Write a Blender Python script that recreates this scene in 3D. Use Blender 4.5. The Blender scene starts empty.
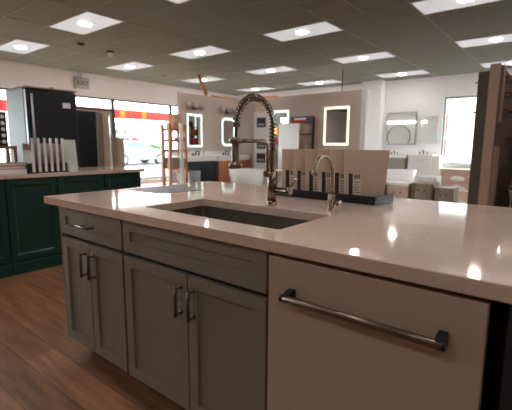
import bpy, bmesh, math, random
from mathutils import Vector, Matrix
random.seed(4)
C = bpy.context.scene.collection
PI = math.pi

# ------------------------------------------------------------------ materials
def lin(r, g, b):
    f = lambda c: (c/255/12.92) if c <= 10 else ((c/255+0.055)/1.055)**2.4
    return (f(r), f(g), f(b), 1)

def mat(name, rgb, rough=.5, metal=0.0, vary=.06, scale=12.0, bump=0.0, stretch=None, coat=0.0):
    m = bpy.data.materials.new(name); m.use_nodes = True
    nt = m.node_tree; b = nt.nodes['Principled BSDF']
    b.inputs['Roughness'].default_value = rough
    b.inputs['Metallic'].default_value = metal
    b.inputs['Coat Weight'].default_value = coat
    tc = nt.nodes.new('ShaderNodeTexCoord'); mp = nt.nodes.new('ShaderNodeMapping')
    nt.links.new(tc.outputs['Object'], mp.inputs['Vector'])
    if stretch: mp.inputs['Scale'].default_value = stretch
    n = nt.nodes.new('ShaderNodeTexNoise'); n.inputs['Scale'].default_value = scale
    n.inputs['Detail'].default_value = 4
    nt.links.new(mp.outputs['Vector'], n.inputs['Vector'])
    r = nt.nodes.new('ShaderNodeValToRGB')
    c = lin(*rgb)
    r.color_ramp.elements[0].position = .3; r.color_ramp.elements[1].position = .7
    r.color_ramp.elements[0].color = tuple(x*(1-vary) for x in c[:3])+(1,)
    r.color_ramp.elements[1].color = tuple(min(1, x*(1+vary)) for x in c[:3])+(1,)
    nt.links.new(n.outputs['Fac'], r.inputs['Fac'])
    nt.links.new(r.outputs['Color'], b.inputs['Base Color'])
    if bump:
        bp = nt.nodes.new('ShaderNodeBump'); bp.inputs['Strength'].default_value = bump
        bp.inputs['Distance'].default_value = .01
        nt.links.new(n.outputs['Fac'], bp.inputs['Height']); nt.links.new(bp.outputs['Normal'], b.inputs['Normal'])
    return m

def emat(name, rgb, strength, base=None):
    m = bpy.data.materials.new(name); m.use_nodes = True
    nt = m.node_tree; b = nt.nodes['Principled BSDF']
    b.inputs['Base Color'].default_value = lin(*(base or rgb))
    b.inputs['Emission Color'].default_value = lin(*rgb)
    b.inputs['Emission Strength'].default_value = strength
    b.inputs['Roughness'].default_value = .5
    return m

def glassmat(name, tint=(.93, .97, .96), refl=.06):
    m = bpy.data.materials.new(name); m.use_nodes = True
    nt = m.node_tree; nt.nodes.clear()
    o = nt.nodes.new('ShaderNodeOutputMaterial'); mx = nt.nodes.new('ShaderNodeMixShader')
    t = nt.nodes.new('ShaderNodeBsdfTransparent'); g = nt.nodes.new('ShaderNodeBsdfGlossy')
    t.inputs['Color'].default_value = tint+(1,); g.inputs['Roughness'].default_value = .02
    mx.inputs['Fac'].default_value = refl
    nt.links.new(t.outputs[0], mx.inputs[1]); nt.links.new(g.outputs[0], mx.inputs[2])
    nt.links.new(mx.outputs[0], o.inputs['Surface'])
    return m

def woodmat(name, rgb, rough=.45, axis='Z', vary=.25):
    s = {'X': (1.2, 14, 14), 'Y': (14, 1.2, 14), 'Z': (14, 14, 1.2)}[axis]
    return mat(name, rgb, rough, 0, vary, 1.6, .05, s)

def floormat():
    m = bpy.data.materials.new('floor_planks'); m.use_nodes = True
    nt = m.node_tree; b = nt.nodes['Principled BSDF']; L = nt.links
    tc = nt.nodes.new('ShaderNodeTexCoord')
    br = nt.nodes.new('ShaderNodeTexBrick')
    br.inputs['Scale'].default_value = 1; br.inputs['Brick Width'].default_value = 1.4
    br.inputs['Row Height'].default_value = .17; br.inputs['Mortar Size'].default_value = .0016
    br.inputs['Color1'].default_value = lin(166, 116, 82); br.inputs['Color2'].default_value = lin(138, 95, 67)
    br.inputs['Mortar'].default_value = lin(84, 60, 47); br.inputs['Bias'].default_value = 0
    br.offset = .37
    L.new(tc.outputs['Object'], br.inputs['Vector'])
    mp = nt.nodes.new('ShaderNodeMapping'); mp.inputs['Scale'].default_value = (.9, 9, 1)
    L.new(tc.outputs['Object'], mp.inputs['Vector'])
    n = nt.nodes.new('ShaderNodeTexNoise'); n.inputs['Scale'].default_value = 2.4; n.inputs['Detail'].default_value = 7
    L.new(mp.outputs['Vector'], n.inputs['Vector'])
    r = nt.nodes.new('ShaderNodeValToRGB')
    r.color_ramp.elements[0].position = .3; r.color_ramp.elements[0].color = (.5, .5, .5, 1)
    r.color_ramp.elements[1].position = .72; r.color_ramp.elements[1].color = (1.2, 1.2, 1.2, 1)
    L.new(n.outputs['Fac'], r.inputs['Fac'])
    mx = nt.nodes.new('ShaderNodeMix'); mx.data_type = 'RGBA'; mx.blend_type = 'MULTIPLY'
    mx.inputs[0].default_value = 1
    L.new(br.outputs['Color'], mx.inputs[6]); L.new(r.outputs['Color'], mx.inputs[7])
    L.new(mx.outputs[2], b.inputs['Base Color'])
    b.inputs['Roughness'].default_value = .42
    bp = nt.nodes.new('ShaderNodeBump'); bp.inputs['Strength'].default_value = .12; bp.inputs['Distance'].default_value = .004
    L.new(n.outputs['Fac'], bp.inputs['Height']); L.new(bp.outputs['Normal'], b.inputs['Normal'])
    return m

def quartzmat():
    m = bpy.data.materials.new('quartz'); m.use_nodes = True
    nt = m.node_tree; b = nt.nodes['Principled BSDF']; L = nt.links
    tc = nt.nodes.new('ShaderNodeTexCoord')
    n = nt.nodes.new('ShaderNodeTexNoise'); n.inputs['Scale'].default_value = 240; n.inputs['Detail'].default_value = 3
    n2 = nt.nodes.new('ShaderNodeTexNoise'); n2.inputs['Scale'].default_value = 3; n2.inputs['Detail'].default_value = 6
    L.new(tc.outputs['Object'], n.inputs['Vector']); L.new(tc.outputs['Object'], n2.inputs['Vector'])
    r = nt.nodes.new('ShaderNodeValToRGB'); e = r.color_ramp.elements
    e[0].position = .3; e[0].color = lin(220, 190, 170); e[1].position = .55; e[1].color = lin(236, 210, 193)
    L.new(n.outputs['Fac'], r.inputs['Fac'])
    r2 = nt.nodes.new('ShaderNodeValToRGB'); e = r2.color_ramp.elements
    e[0].position = .35; e[0].color = (.9, .9, .9, 1); e[1].position = .6; e[1].color = (1, 1, 1, 1)
    L.new(n2.outputs['Fac'], r2.inputs['Fac'])
    mx = nt.nodes.new('ShaderNodeMix'); mx.data_type = 'RGBA'; mx.blend_type = 'MULTIPLY'; mx.inputs[0].default_value = 1
    L.new(r.outputs['Color'], mx.inputs[6]); L.new(r2.outputs['Color'], mx.inputs[7])
    L.new(mx.outputs[2], b.inputs['Base Color'])
    b.inputs['Roughness'].default_value = .065
    b.inputs['Specular IOR Level'].default_value = .6
    return m

M = {}
M['floor'] = floormat(); M['quartz'] = quartzmat()
M['ceiling'] = mat('ceiling_tile', (138, 144, 132), .95, 0, .14, 60, .25)
M['tbar'] = mat('ceiling_bar', (156, 161, 150), .7)
M['wall_white'] = mat('wall_white', (240, 238, 240), .85, 0, .02)
M['wall_dark'] = mat('wall_dim', (196, 184, 172), .9, 0, .03)
M['taupe'] = mat('wall_taupe', (202, 184, 174), .85, 0, .03)
M['cab'] = mat('cabinet_taupe', (144, 134, 118), .42, 0, .03)
M['carcass'] = mat('carcass_black', (24, 26, 28), .6)
M['charcoal'] = mat('charcoal_paint', (44, 46, 46), .45)
M['dw'] = mat('dishwasher_cream', (198, 177, 158), .35, 0, .02)
M['nickel'] = mat('brushed_nickel', (158, 137, 122), .24, 1, .05, 40)
M['chrome'] = mat('satin_steel', (196, 198, 202), .45, .6, .03)
M['bronze'] = mat('dark_nickel', (132, 116, 104), .3, 1, .08, 30)
M['handle'] = mat('handle_nickel', (104, 90, 79), .3, 1, .06, 30)
M['gunmetal'] = mat('gunmetal', (58, 54, 51), .35, .8, .06)
M['steel'] = mat('sink_steel', (146, 142, 134), .45, .85, .08, 6, 0, (1, 8, 1))
M['teal'] = mat('teal_paint', (13, 62, 56), .25, 0, .05)
M['black'] = mat('black_plastic', (22, 25, 29), .4)
M['blackgloss'] = mat('black_gloss', (20, 26, 31), .3, 0, .04)
M['steel_side'] = mat('fridge_side', (46, 44, 55), .45, 0, .06)
M['tan_trim'] = mat('tan_trim', (150, 124, 100), .6)
M['board'] = mat('sample_beige', (204, 176, 155), .55, 0, .03, 30)
M['paper'] = mat('label_paper', (222, 206, 192), .7, 0, .02)
M['ink'] = mat('label_ink', (40, 42, 46), .6)
M['white'] = mat('white_gloss', (240, 238, 236), .22, 0, .015)
M['whitematt'] = mat('white_matt', (232, 230, 228), .7, 0, .02)
M['palegreen'] = mat('pale_sample', (218, 224, 216), .4, 0, .05)
M['tan'] = mat('tan_sample', (146, 106, 76), .5, 0, .06)
M['sheet'] = mat('grey_sheet', (128, 124, 132), .5, 0, .4, 9, 0, (1, 3, 1))
M['wood'] = woodmat('warm_wood', (186, 122, 82), .45)
M['woodX'] = woodmat('orange_timber', (196, 122, 66), .5, 'Y')
M['palewood'] = woodmat('pale_wood', (196, 172, 154), .5)
M['greywood'] = woodmat('grey_wood', (150, 132, 116), .5)
M['pinkwood'] = woodmat('pink_beige_wood', (206, 176, 160), .5, 'X', .12)
M['endcap'] = mat('display_tan', (172, 140, 122), .6, 0, .05, 8, 0, (4, 4, .5))
M['darkbrown'] = mat('display_dark', (92, 80, 70), .6, 0, .06)
M['facebrown'] = mat('display_face', (112, 88, 74), .75, 0, .1)
M['copper'] = mat('copper', (224, 130, 74), .25, 1)
M['navy'] = mat('navy_paint', (32, 44, 54), .4)
M['greige'] = mat('greige_paint', (150, 144, 130), .5)
M['mirror'] = mat('mirror_glass', (225, 228, 226), .02, 1, .005)
M['led'] = emat('led_strip', (226, 255, 246), .55)
M['ledwarm'] = emat('led_strip_warm', (255, 248, 218), .6)
M['wallbar'] = emat('lit_bar', (255, 252, 240), 5)
M['panel'] = emat('light_diffuser', (240, 238, 240), .28, (130, 130, 130))
M['bulb'] = emat('light_bulb', (255, 247, 241), 46)
M['lampglass'] = mat('lamp_glass', (206, 196, 188), .2, 0, .05)
M['frame'] = mat('window_frame', (52, 66, 68), .5, .2)
M['framegrey'] = mat('window_frame_grey', (150, 156, 154), .5, .2)
M['glass'] = glassmat('pane_glass')
M['red'] = mat('awning_red', (196, 24, 8), .6, 0, .05)
M['yellow'] = mat('awning_yellow', (200, 120, 16), .6)
M['asphalt'] = mat('asphalt', (64, 63, 62), .9, 0, .06, 3)
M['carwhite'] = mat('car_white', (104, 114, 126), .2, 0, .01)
M['carglass'] = mat('car_glass', (60, 78, 90), .1)
M['tyre'] = mat('tyre', (40, 40, 42), .8)
M['hedge'] = mat('hedge_green', (42, 74, 16), .9, 0, .4, 9, .8)
M['flower'] = mat('flower_pink', (128, 22, 46), .9, 0, .3, 12, .6)
M['bark'] = mat('bark', (112, 100, 92), .9, 0, .2)
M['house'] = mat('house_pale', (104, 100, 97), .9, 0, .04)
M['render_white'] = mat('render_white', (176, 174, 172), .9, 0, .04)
M['brick'] = mat('brick_orange', (100, 50, 30), .9, 0, .1)
M['sage'] = mat('sage_glass', (112, 150, 120), .3)
M['signgrey'] = mat('sign_grey', (188, 186, 184), .5, 0, .02)
M['grey'] = mat('grey_paint', (150, 152, 154), .5)
M['boxbrown'] = mat('cardboard', (206, 156, 120), .85, 0, .1)
M['basket'] = mat('basket', (206, 150, 104), .85, 0, .25, 40, .6)

# ------------------------------------------------------------------ mesh helpers
def B(): return bmesh.new()

def box(bm, x0, x1, y0, y1, z0, z1):
    v = [bm.verts.new(p) for p in ((x0,y0,z0),(x1,y0,z0),(x1,y1,z0),(x0,y1,z0),(x0,y0,z1),(x1,y0,z1),(x1,y1,z1),(x0,y1,z1))]
    for f in ((3,2,1,0),(4,5,6,7),(0,1,5,4),(1,2,6,5),(2,3,7,6),(3,0,4,7)):
        bm.faces.new([v[i] for i in f])
    return bm

def tube(bm, pts, r, n=12, cap=True):
    """swept round tube with parallel-transport frames; r scalar or list"""
    pts = [Vector(p) for p in pts]; N = len(pts)
    rs = r if isinstance(r, (list, tuple)) else [r]*N
    T = []
    for i in range(N):
        a = pts[max(0, i-1)]; b = pts[min(N-1, i+1)]
        t = (b-a); T.append(t.normalized() if t.length > 1e-9 else (T[-1] if T else Vector((0,0,1))))
    u = T[0].orthogonal().normalized()
    rings = []
    for i in range(N):
        u = (u - T[i]*u.dot(T[i])).normalized(); w = T[i].cross(u)
        rings.append([bm.verts.new(pts[i]+(u*math.cos(2*PI*k/n)+w*math.sin(2*PI*k/n))*rs[i]) for k in range(n)])
    for i in range(N-1):
        for k in range(n):
            f = bm.faces.new((rings[i][k], rings[i][(k+1)%n], rings[i+1][(k+1)%n], rings[i+1][k])); f.smooth = True
    if cap:
        bm.faces.new(rings[0][::-1]); bm.faces.new(rings[-1])
    return bm

def lathe(bm, prof, c=(0,0,0), n=24, sx=1.0, sy=1.0):
    """prof: list of (r, z), revolved around z at c"""
    rings = []
    for r, z in prof:
        rings.append([bm.verts.new((c[0]+r*sx*math.cos(2*PI*k/n), c[1]+r*sy*math.sin(2*PI*k/n), c[2]+z)) for k in range(n)])
    for i in range(len(rings)-1):
        for k in range(n):
            f = bm.faces.new((rings[i][k], rings[i][(k+1)%n], rings[i+1][(k+1)%n], rings[i+1][k])); f.smooth = True
    bm.faces.new(rings[0][::-1]); bm.faces.new(rings[-1])
    return bm

def extrude_poly(bm, pts, axis, a, b):
    """pts 2D polygon extruded along axis from a to b"""
    def P(p, t):
        return {'X': (t, p[0], p[1]), 'Y': (p[0], t, p[1]), 'Z': (p[0], p[1], t)}[axis]
    v0 = [bm.verts.new(P(p, a)) for p in pts]; v1 = [bm.verts.new(P(p, b)) for p in pts]
    n = len(pts)
    for i in range(n): bm.faces.new((v0[i], v0[(i+1)%n], v1[(i+1)%n], v1[i]))
    bm.faces.new(v0[::-1]); bm.faces.new(v1)
    return bm

def shaker(bm, x0, x1, z0, z1, rail=.05, depth=.012, th=.02, slope=.0015):
    """shaker front in the XZ plane, front face at y=0 facing -Y, back at y=th"""
    o = [(x0,0,z0),(x1,0,z0),(x1,0,z1),(x0,0,z1)]
    i1 = [(x0+rail,0,z0+rail),(x1-rail,0,z0+rail),(x1-rail,0,z1-rail),(x0+rail,0,z1-rail)]
    q = rail+slope
    i2 = [(x0+q,depth,z0+q),(x1-q,depth,z0+q),(x1-q,depth,z1-q),(x0+q,depth,z1-q)]
    bk = [(a,th,c) for a, _, c in o]
    vo, v1, v2, vb = ([bm.verts.new(p) for p in s] for s in (o, i1, i2, bk))
    for k in range(4):
        j = (k+1) % 4
        bm.faces.new((vo[k], vo[j], v1[j], v1[k])); bm.faces.new((v1[k], v1[j], v2[j], v2[k]))
        bm.faces.new((vo[j], vo[k], vb[k], vb[j]))
    bm.faces.new(v2); bm.faces.new(vb[::-1])
    return bm

def rrect(x0, x1, y0, y1, r, n=5):
    pts = []
    for cx, cy, a in ((x1-r, y1-r, 0), (x0+r, y1-r, 90), (x0+r, y0+r, 180), (x1-r, y0+r, 270)):
        for k in range(n+1):
            t = math.radians(a+90*k/n); pts.append((cx+r*math.cos(t), cy+r*math.sin(t)))
    return pts

def obj(name, bm, m, parent=None, loc=None, rotz=0, bevel=0.0, seg=2):
    bmesh.ops.recalc_face_normals(bm, faces=bm.faces[:])
    me = bpy.data.meshes.new(name); bm.to_mesh(me); bm.free()
    me.materials.append(M[m] if isinstance(m, str) else m)
    o = bpy.data.objects.new(name, me); C.objects.link(o)
    if parent: o.parent = parent
    if loc: o.location = loc
    if rotz: o.rotation_euler.z = rotz
    if bevel:
        b = o.modifiers.new('edge', 'BEVEL'); b.width = bevel; b.segments = seg; b.limit_method = 'ANGLE'
        b.angle_limit = math.radians(40)
    return o

def tag(o, label, cat, group=None):
    o['label'] = label; o['category'] = cat
    if group: o['group'] = group
    return o

def thing(name, label, cat, loc=(0,0,0), rotz=0, group=None):
    o = bpy.data.objects.new(name, None); C.objects.link(o)
    o.location = loc; o.rotation_euler = (0, 0, rotz); o.empty_display_size = .1
    return tag(o, label, cat, group)

def struct(name, bm, m, parent=None, bevel=0):
    o = obj(name, bm, m, parent, bevel=bevel)
    if not parent: o['kind'] = 'structure'
    return o

def dup(root, loc, label, group=None):
    r = root.copy(); C.objects.link(r); r.location = loc; r['label'] = label
    if group: r['group'] = group
    for ch in root.children:
        c = ch.copy(); C.objects.link(c); c.parent = r
        for g in ch.children:
            d = g.copy(); C.objects.link(d); d.parent = c
    return r

def textmesh(s, size):
    cu = bpy.data.curves.new('lettering', 'FONT'); cu.body = s; cu.size = size; cu.extrude = .002
    cu.align_x = 'CENTER'; cu.align_y = 'CENTER'
    t = bpy.data.objects.new('lettering_source', cu); C.objects.link(t)
    bpy.context.view_layer.update()
    me = bpy.data.meshes.new_from_object(t.evaluated_get(bpy.context.evaluated_depsgraph_get()))
    bpy.data.objects.remove(t)
    return me

# ------------------------------------------------------------------ room
WX, BY, H = -8.0, 10.6, 3.05
RX, FY = 7.0, -9.0
struct('floor', box(B(), WX-.2, RX, FY, BY+.2, -.1, 0), 'floor')
struct('ceiling', box(B(), WX-.2, RX, FY, BY+.2, H, H+.1), 'ceiling')
# window wall: opening from y -8.5 to 8.9, z .12 - 2.22
b = B(); box(b, WX-.2, WX, FY, BY+.2, 2.45, H); box(b, WX-.2, WX, FY, BY+.2, 0, .12)
box(b, WX-.2, WX, FY, -2.2, .12, 2.45); box(b, WX-.2, WX, 8.9, BY+.2, .12, 2.45)
struct('wall_left', b, 'wall_white')
# back wall with one window
WIN = (-.57, .62, .72, 2.49)
b = B(); x0, x1, z0, z1 = WIN
box(b, WX, x0, BY, BY+.2, 0, H); box(b, x1, RX, BY, BY+.2, 0, H)
box(b, x0, x1, BY, BY+.2, 0, z0); box(b, x0, x1, BY, BY+.2, z1, H)
struct('wall_back', b, 'wall_white')
b = B(); box(b, RX, RX+.2, FY, 7.3, 0, H); box(b, RX, RX+.2, 10.0, BY+.2, 0, H)
box(b, RX, RX+.2, 7.3, 10.0, 0, .5); box(b, RX, RX+.2, 7.3, 10.0, 2.5, H)  # opening for the added windows
struct('wall_right', b, 'wall_white')
struct('wall_front', box(B(), WX, RX, FY-.2, FY, 0, H), 'wall_dark')
struct('trim_1', box(B(), -2.78, -2.19, BY-.3, BY-.001, 0, H-.001), 'wall_white')      # white pilaster on the back wall
# suspended ceiling bars
b = B()
for k in range(-3, 10):
    x = -4.47+1.22*k
    if WX < x < RX: box(b, x-.012, x+.012, FY+.05, BY-.02, H-.006, H-.0005)
for k in range(-18, 15):
    y = 2.13+.605*k
    if FY < y < BY: box(b, WX+.02, RX-.05, y-.012, y+.012, H-.005, H-.0008)
struct('trim_2', b, 'tbar')

# windows of the left wall (shop front)
ys = [-2.2, -.1, 2.0, 4.1, 5.45, 7.52, 8.9]
for i in range(len(ys)-1):
    a, c = ys[i], ys[i+1]
    fr = B(); w = .045
    box(fr, WX-.12, WX-.06, a, a+w, .12, 2.45); box(fr, WX-.12, WX-.06, c-w, c, .12, 2.45)
    box(fr, WX-.12, WX-.06, a+w, c-w, .12, .12+w); box(fr, WX-.12, WX-.06, a+w, c-w, 2.45-w, 2.45)
    is_door = (i == 3)
    if is_door: box(fr, WX-.12, WX-.06, a+w, c-w, 2.1, 2.16)
    o = struct('door_1' if is_door else 'window_%d' % (i+1), fr, 'frame')
    o['kind'] = 'structure'
    if is_door:
        d = B(); box(d, WX-.11, WX-.07, a+.05, a+.12, .17, 2.1); box(d, WX-.11, WX-.07, c-.12, c-.05, .17, 2.1)
        box(d, WX-.11, WX-.07, a+.12, c-.12, .17, .3); box(d, WX-.11, WX-.07, a+.12, c-.12, 2.03, 2.1)
        obj('door_leaf', d, 'framegrey', o)
    obj('pane', box(B(), WX-.094, WX-.088, a+w, c-w, .12+w, 2.45-w), 'glass', o)
# window of the back wall
fr = B(); w = .05
box(fr, x0, x0+w, BY+.04, BY+.12, z0, z1); box(fr, x1-w, x1, BY+.04, BY+.12, z0, z1)
box(fr, x0+w, x1-w, BY+.04, BY+.12, z0, z0+w); box(fr, x0+w, x1-w, BY+.04, BY+.12, z1-w, z1)
o = struct('window_7', fr, 'framegrey')
obj('pane', box(B(), x0+w, x1-w, BY+.075, BY+.081, z0+w, z1-w), 'glass', o)
obj('window_sill', box(B(), x0-.05, x1+.05, BY-.04, BY+.04, z0-.04, z0-.001), 'whitematt', o)
for k in range(2):  # unseen windows, added to bring daylight to the back of the room
    a, c, w = 7.3+1.35*k, 8.65+1.35*k, .05
    fr = B(); box(fr, RX+.04, RX+.1, a, a+w, .5, 2.5); box(fr, RX+.04, RX+.1, c-w, c, .5, 2.5)
    box(fr, RX+.04, RX+.1, a+w, c-w, .5, .5+w); box(fr, RX+.04, RX+.1, a+w, c-w, 2.5-w, 2.5)
    o = struct('window_%d' % (8+k), fr, 'framegrey')
    obj('pane', box(B(), RX+.067, RX+.073, a+w, c-w, .5+w, 2.5-w), 'glass', o)
struct('trim_3', box(B(), WX+.001, WX+.02, FY, BY, 0, .1), 'whitematt')

# display partitions, 2.4 m high, meeting in a corner
struct('wall_middle', box(B(), -5.1, -5.05, 5.28, 7.35, 0, 2.4), 'taupe')
b = B(); box(b, -5.1, -1.45, 7.35, 7.5, 0, 2.4)
struct('wall_inner', b, 'taupe')
struct('trim_5', box(B(), -5.1, -1.33, 7.507, 7.52, 0, 2.4), 'wall_white')
struct('trim_4', box(B(), -1.449, -1.33, 7.345, 7.505, 0, 2.4), 'whitematt')
# timber rails on the partition tops and a slanting brace
tag(obj('timber_rail', box(B(), -5.1, -5.05, 6.4, 7.3, 2.4, 2.44), 'woodX'), 'brown timber rail along the top of the taupe partition below the slanting brace', 'rail')
tag(obj('timber_rail', box(B(), -4.9, -3.7, 7.38, 7.47, 2.4, 2.44), M['woodX']), 'brown timber rail on the partition top right behind the faucet arch', 'rail')
tag(obj('timber_brace', tube(B(), [(-5.82, 6.66, 3.045), (-5.1, 6.24, 2.43)], .045, 4), 'woodX'), 'orange timber brace slanting from the ceiling to the top of the partition', 'brace')

# ------------------------------------------------------------------ ceiling lights
def ceiling_light(x, y, label, first=[None]):
    loc = (x+.61, y+.302, H-.006)
    if first[0]: return dup(first[0], loc, label)
    t = thing('ceiling_light', label, 'ceiling light', loc, 0, 'ceiling light panels')
    f = B(); a, c = .6, .296
    box(f, -a, a, -c, -c+.014, -.008, .004); box(f, -a, a, c-.014, c, -.008, .004)
    box(f, -a, -a+.014, -c+.014, c-.014, -.008, .004); box(f, a-.014, a, -c+.014, c-.014, -.008, .004)
    obj('frame', f, 'whitematt', t)
    obj('diffuser', box(B(), -a+.014, a-.014, -c+.014, c-.014, -.005, .003), 'panel', t)
    obj('bulb', lathe(B(), [(.09, -.012), (.098, -.006), (.098, -.0055)], (0, 0, 0), 24), 'bulb', t)
    first[0] = t
    return t
LL = {(-1,0): 'white ceiling light panel cut off by the left edge of the photo',
 (0,0): 'large white ceiling light panel at upper left, nearest the small black ceiling detector',
 (-1,1): 'white ceiling light panel right of the dome camera, above the red awning window',
 (0,1): 'white ceiling light panel above the slanting orange timber brace, nearer of the two there',
 (-1,2): 'small white ceiling light panel right behind the top end of the slanting timber brace',
 (-1,3): 'farthest small ceiling light panel directly above the spring faucet arch',
 (0,2): 'white ceiling light panel second above the spring faucet arch, left of the hanging rod top',
 (0,3): 'small far ceiling light panel beside the foot of the thin hanging rod',
 (1,0): 'ceiling light panel of which only a corner shows at the top edge, left of centre',
 (1,1): 'large ceiling light panel below the grey ceiling vent',
 (1,2): 'white ceiling light panel above the white pilaster, second in line beyond the grey vent',
 (1,3): 'far ceiling light panel above the two frameless mirrors of the right back wall',
 (2,1): 'ceiling light panel cut off by the top edge at upper right',
 (2,2): 'large ceiling light panel cut off by the right edge of the photo',
 (2,3): 'far ceiling light panel at the right edge above the tan wall'}
for i in range(-1, 4):  # unseen rows, added to brighten the island front and floor
    for j in (-1, -2):
        LL[(i, j)] = 'added fill light panel over the aisle in front of the island, outside the photo'
for j in range(0, 4): LL[(3, j)] = 'added fill light panel over the right side of the showroom, outside the photo'  # unseen panels on the right, added for extra light
LL[(2, 0)] = LL[(3, 0)]
for (i, j), lab in LL.items():
    ceiling_light(-4.47+2.44*i, 2.13+2.42*j, lab)

t = thing('ceiling_vent', 'grey square louvred vent tile in the ceiling above the large light panel', 'vent', (-.5, 4.25, H-.006))
f = B(); a = .29
box(f, -a, a, -a, -a+.02, -.01, .003); box(f, -a, a, a-.02, a, -.01, .003); box(f, -a, -a+.02, -a+.02, a-.02, -.01, .003); box(f, a-.02, a, -a+.02, a-.02, -.01, .003)
obj('frame', f, 'greige', t)
f = B()
for k in range(11): box(f, -a+.02, a-.02, -a+.035+k*.05, -a+.06+k*.05, -.008, .002)
obj('slats', f, 'greige', t); 
t = thing('smoke_detector', 'small black round detector on the ceiling beside the large light panel', 'detector', (-5.12, 3.02, H-.006))
obj('base', lathe(B(), [(.07, -.02), (.075, 0)], (0,0,0), 20), 'black', t)
obj('sensor', lathe(B(), [(.03, -.035), (.05, -.02)], (0,0,0), 20), 'black', t)
t = thing('security_camera', 'white ceiling dome camera with dark lens above the exit sign', 'security camera', (-5.23, 3.69, H-.006))
obj('base', lathe(B(), [(.07, -.03), (.07, 0)], (0,0,0), 20), 'black', t)
obj('dome', lathe(B(), [(.01, -.1), (.04, -.092), (.058, -.065), (.06, -.03)], (0,0,0), 20), 'white', t)
t = thing('sprinkler_head', 'tiny metal sprinkler head on the ceiling above the wooden shelf unit', 'sprinkler', (-6.6, 6.11, H-.006))
obj('plate', lathe(B(), [(.035, -.008), (.04, 0)], (0,0,0), 16), 'nickel', t)
obj('nozzle', lathe(B(), [(.025, -.05), (.01, -.045), (.01, -.008)], (0,0,0), 16), 'nickel', t)
t = thing('hanging_rod', 'thin dark rod hanging from the ceiling above the big lit mirror', 'rod', (-2.29, 8.08, H-.006))
obj('rod', tube(B(), [(0,0,-.6), (0,0,-.015)], .011, 8), 'gunmetal', t)
obj('ceiling_plate', lathe(B(), [(.03, -.015), (.03, 0)], (0,0,0), 12), 'grey', t)

# ------------------------------------------------------------------ island
S = (.736, 1.512, .138, .519)          # sink opening
bm = B()
def loop(pts, z):
    v = [bm.verts.new((p[0], p[1], z)) for p in pts]
    return [bm.edges.new((v[i], v[(i+1) % len(v)])) for i in range(len(v))]
es = loop([(0,0),(3.3,0),(3.3,1.28),(0,1.28)], .91) + loop(rrect(*S, .012), .91)
g = bmesh.ops.triangle_fill(bm, use_beauty=True, edges=es)
fs = [f for f in bm.faces]
g = bmesh.ops.extrude_face_region(bm, geom=fs)
for v in [x for x in g['geom'] if isinstance(x, bmesh.types.BMVert)]: v.co.z -= .04
tag(obj('island_countertop', bm, 'quartz', bevel=.003), 'pale beige quartz countertop of the island with a sink cutout', 'countertop')

def bar_pull(parent, x, z, length, vertical=True, name='handle', m='handle', r=.0066, out=.032):
    """bar handle on a front whose face is at local y=0"""
    h = length/2
    ends = [(x, -out, z-h-.008), (x, -out, z+h+.008)] if vertical else [(x-h-.008, -out, z), (x+h+.008, -out, z)]
    hb = obj(name, tube(B(), ends, r, 12), m, parent)
    for s in (-h, h):
        px, pz = (x, z+s) if vertical else (x+s, z)
        p = B(); tube(p, [(px, .0002, pz), (px, -.004, pz), (px, -.0045, pz), (px, -out, pz)], [.009, .009, .005, .005], 12)
        obj('post', p, m, hb)
    return hb

def base_cabinet(label, x0, x1, split, drawer_handle, fm='cab', loc_y=.025):
    t = thing('base_cabinet', label, 'cabinet', (x0, loc_y, 0)); w = x1-x0; s = split-x0
    bb = B(); box(bb, 0, w, .021, .93, .11, .868 if drawer_handle else .63)
    if not drawer_handle: box(bb, 0, w, .021, .075, .6302, .868); box(bb, 0, w, .6, .93, .6302, .868)
    obj('body', bb, 'carcass', t)
    obj('toe_kick', box(B(), .06 if drawer_handle else .001, w-.001, .1, .9, 0, .11), 'carcass', t)
    d = obj('drawer', shaker(B(), 0.004, w-.011, .717, .866, .05), fm, t, bevel=.0012)
    if drawer_handle: bar_pull(d, s, .79, .096, False)
    a = obj('door', shaker(B(), 0.004, s-.003, .11, .697, .05), fm, t, bevel=.0012)
    bar_pull(a, s-.037, .589, .108)
    c = obj('door', shaker(B(), s+.003, w-.011, .11, .697, .05), fm, t, bevel=.0012)
    bar_pull(c, s+.037, .589, .108)
    return t
t = base_cabinet('narrow taupe island cabinet at the left end with a drawer above two doors', .131, .723, .422, True)
obj('side_panel', box(B(), -.012, -.0005, .0, .93, .11, .868), 'cab', t)
base_cabinet('wide taupe sink cabinet with a plain false drawer front and two tall doors', .725, 1.556, 1.159, False)

t = thing('dishwasher', 'cream panel dishwasher with a long metal bar handle under the island countertop', 'dishwasher', (1.558, .02, 0))
obj('door_panel', box(B(), .001, .617, 0, .03, .1, .853), 'dw', t, bevel=.003)
obj('body', box(B(), .006, .612, .031, .62, .1, .864), 'carcass', t)
obj('toe_kick', box(B(), .006, .612, .09, .6, 0, .099), 'carcass', t)
h = obj('handle', tube(B(), [(.08, -.04, .742), (.082, -.04, .742), (.54, -.04, .742), (.542, -.04, .742)], [.009, .0115, .0115, .009], 16), 'bronze', t)
for xx in (.095, .53):
    p = B(); extrude_poly(p, [(-.0002, .721), (-.0002, .763), (-.02, .763), (-.044, .754), (-.05, .748), (-.05, .736), (-.044, .73), (-.02, .721)], 'X', xx-.011, xx+.011)
    obj('bracket', p, 'gunmetal', h, bevel=.002)
for xx in (.0815, .5405):
    obj('end_collar', tube(B(), [(xx-.004, -.04, .742), (xx+.004, -.04, .742)], .0122, 16), 'gunmetal', h)

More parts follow.
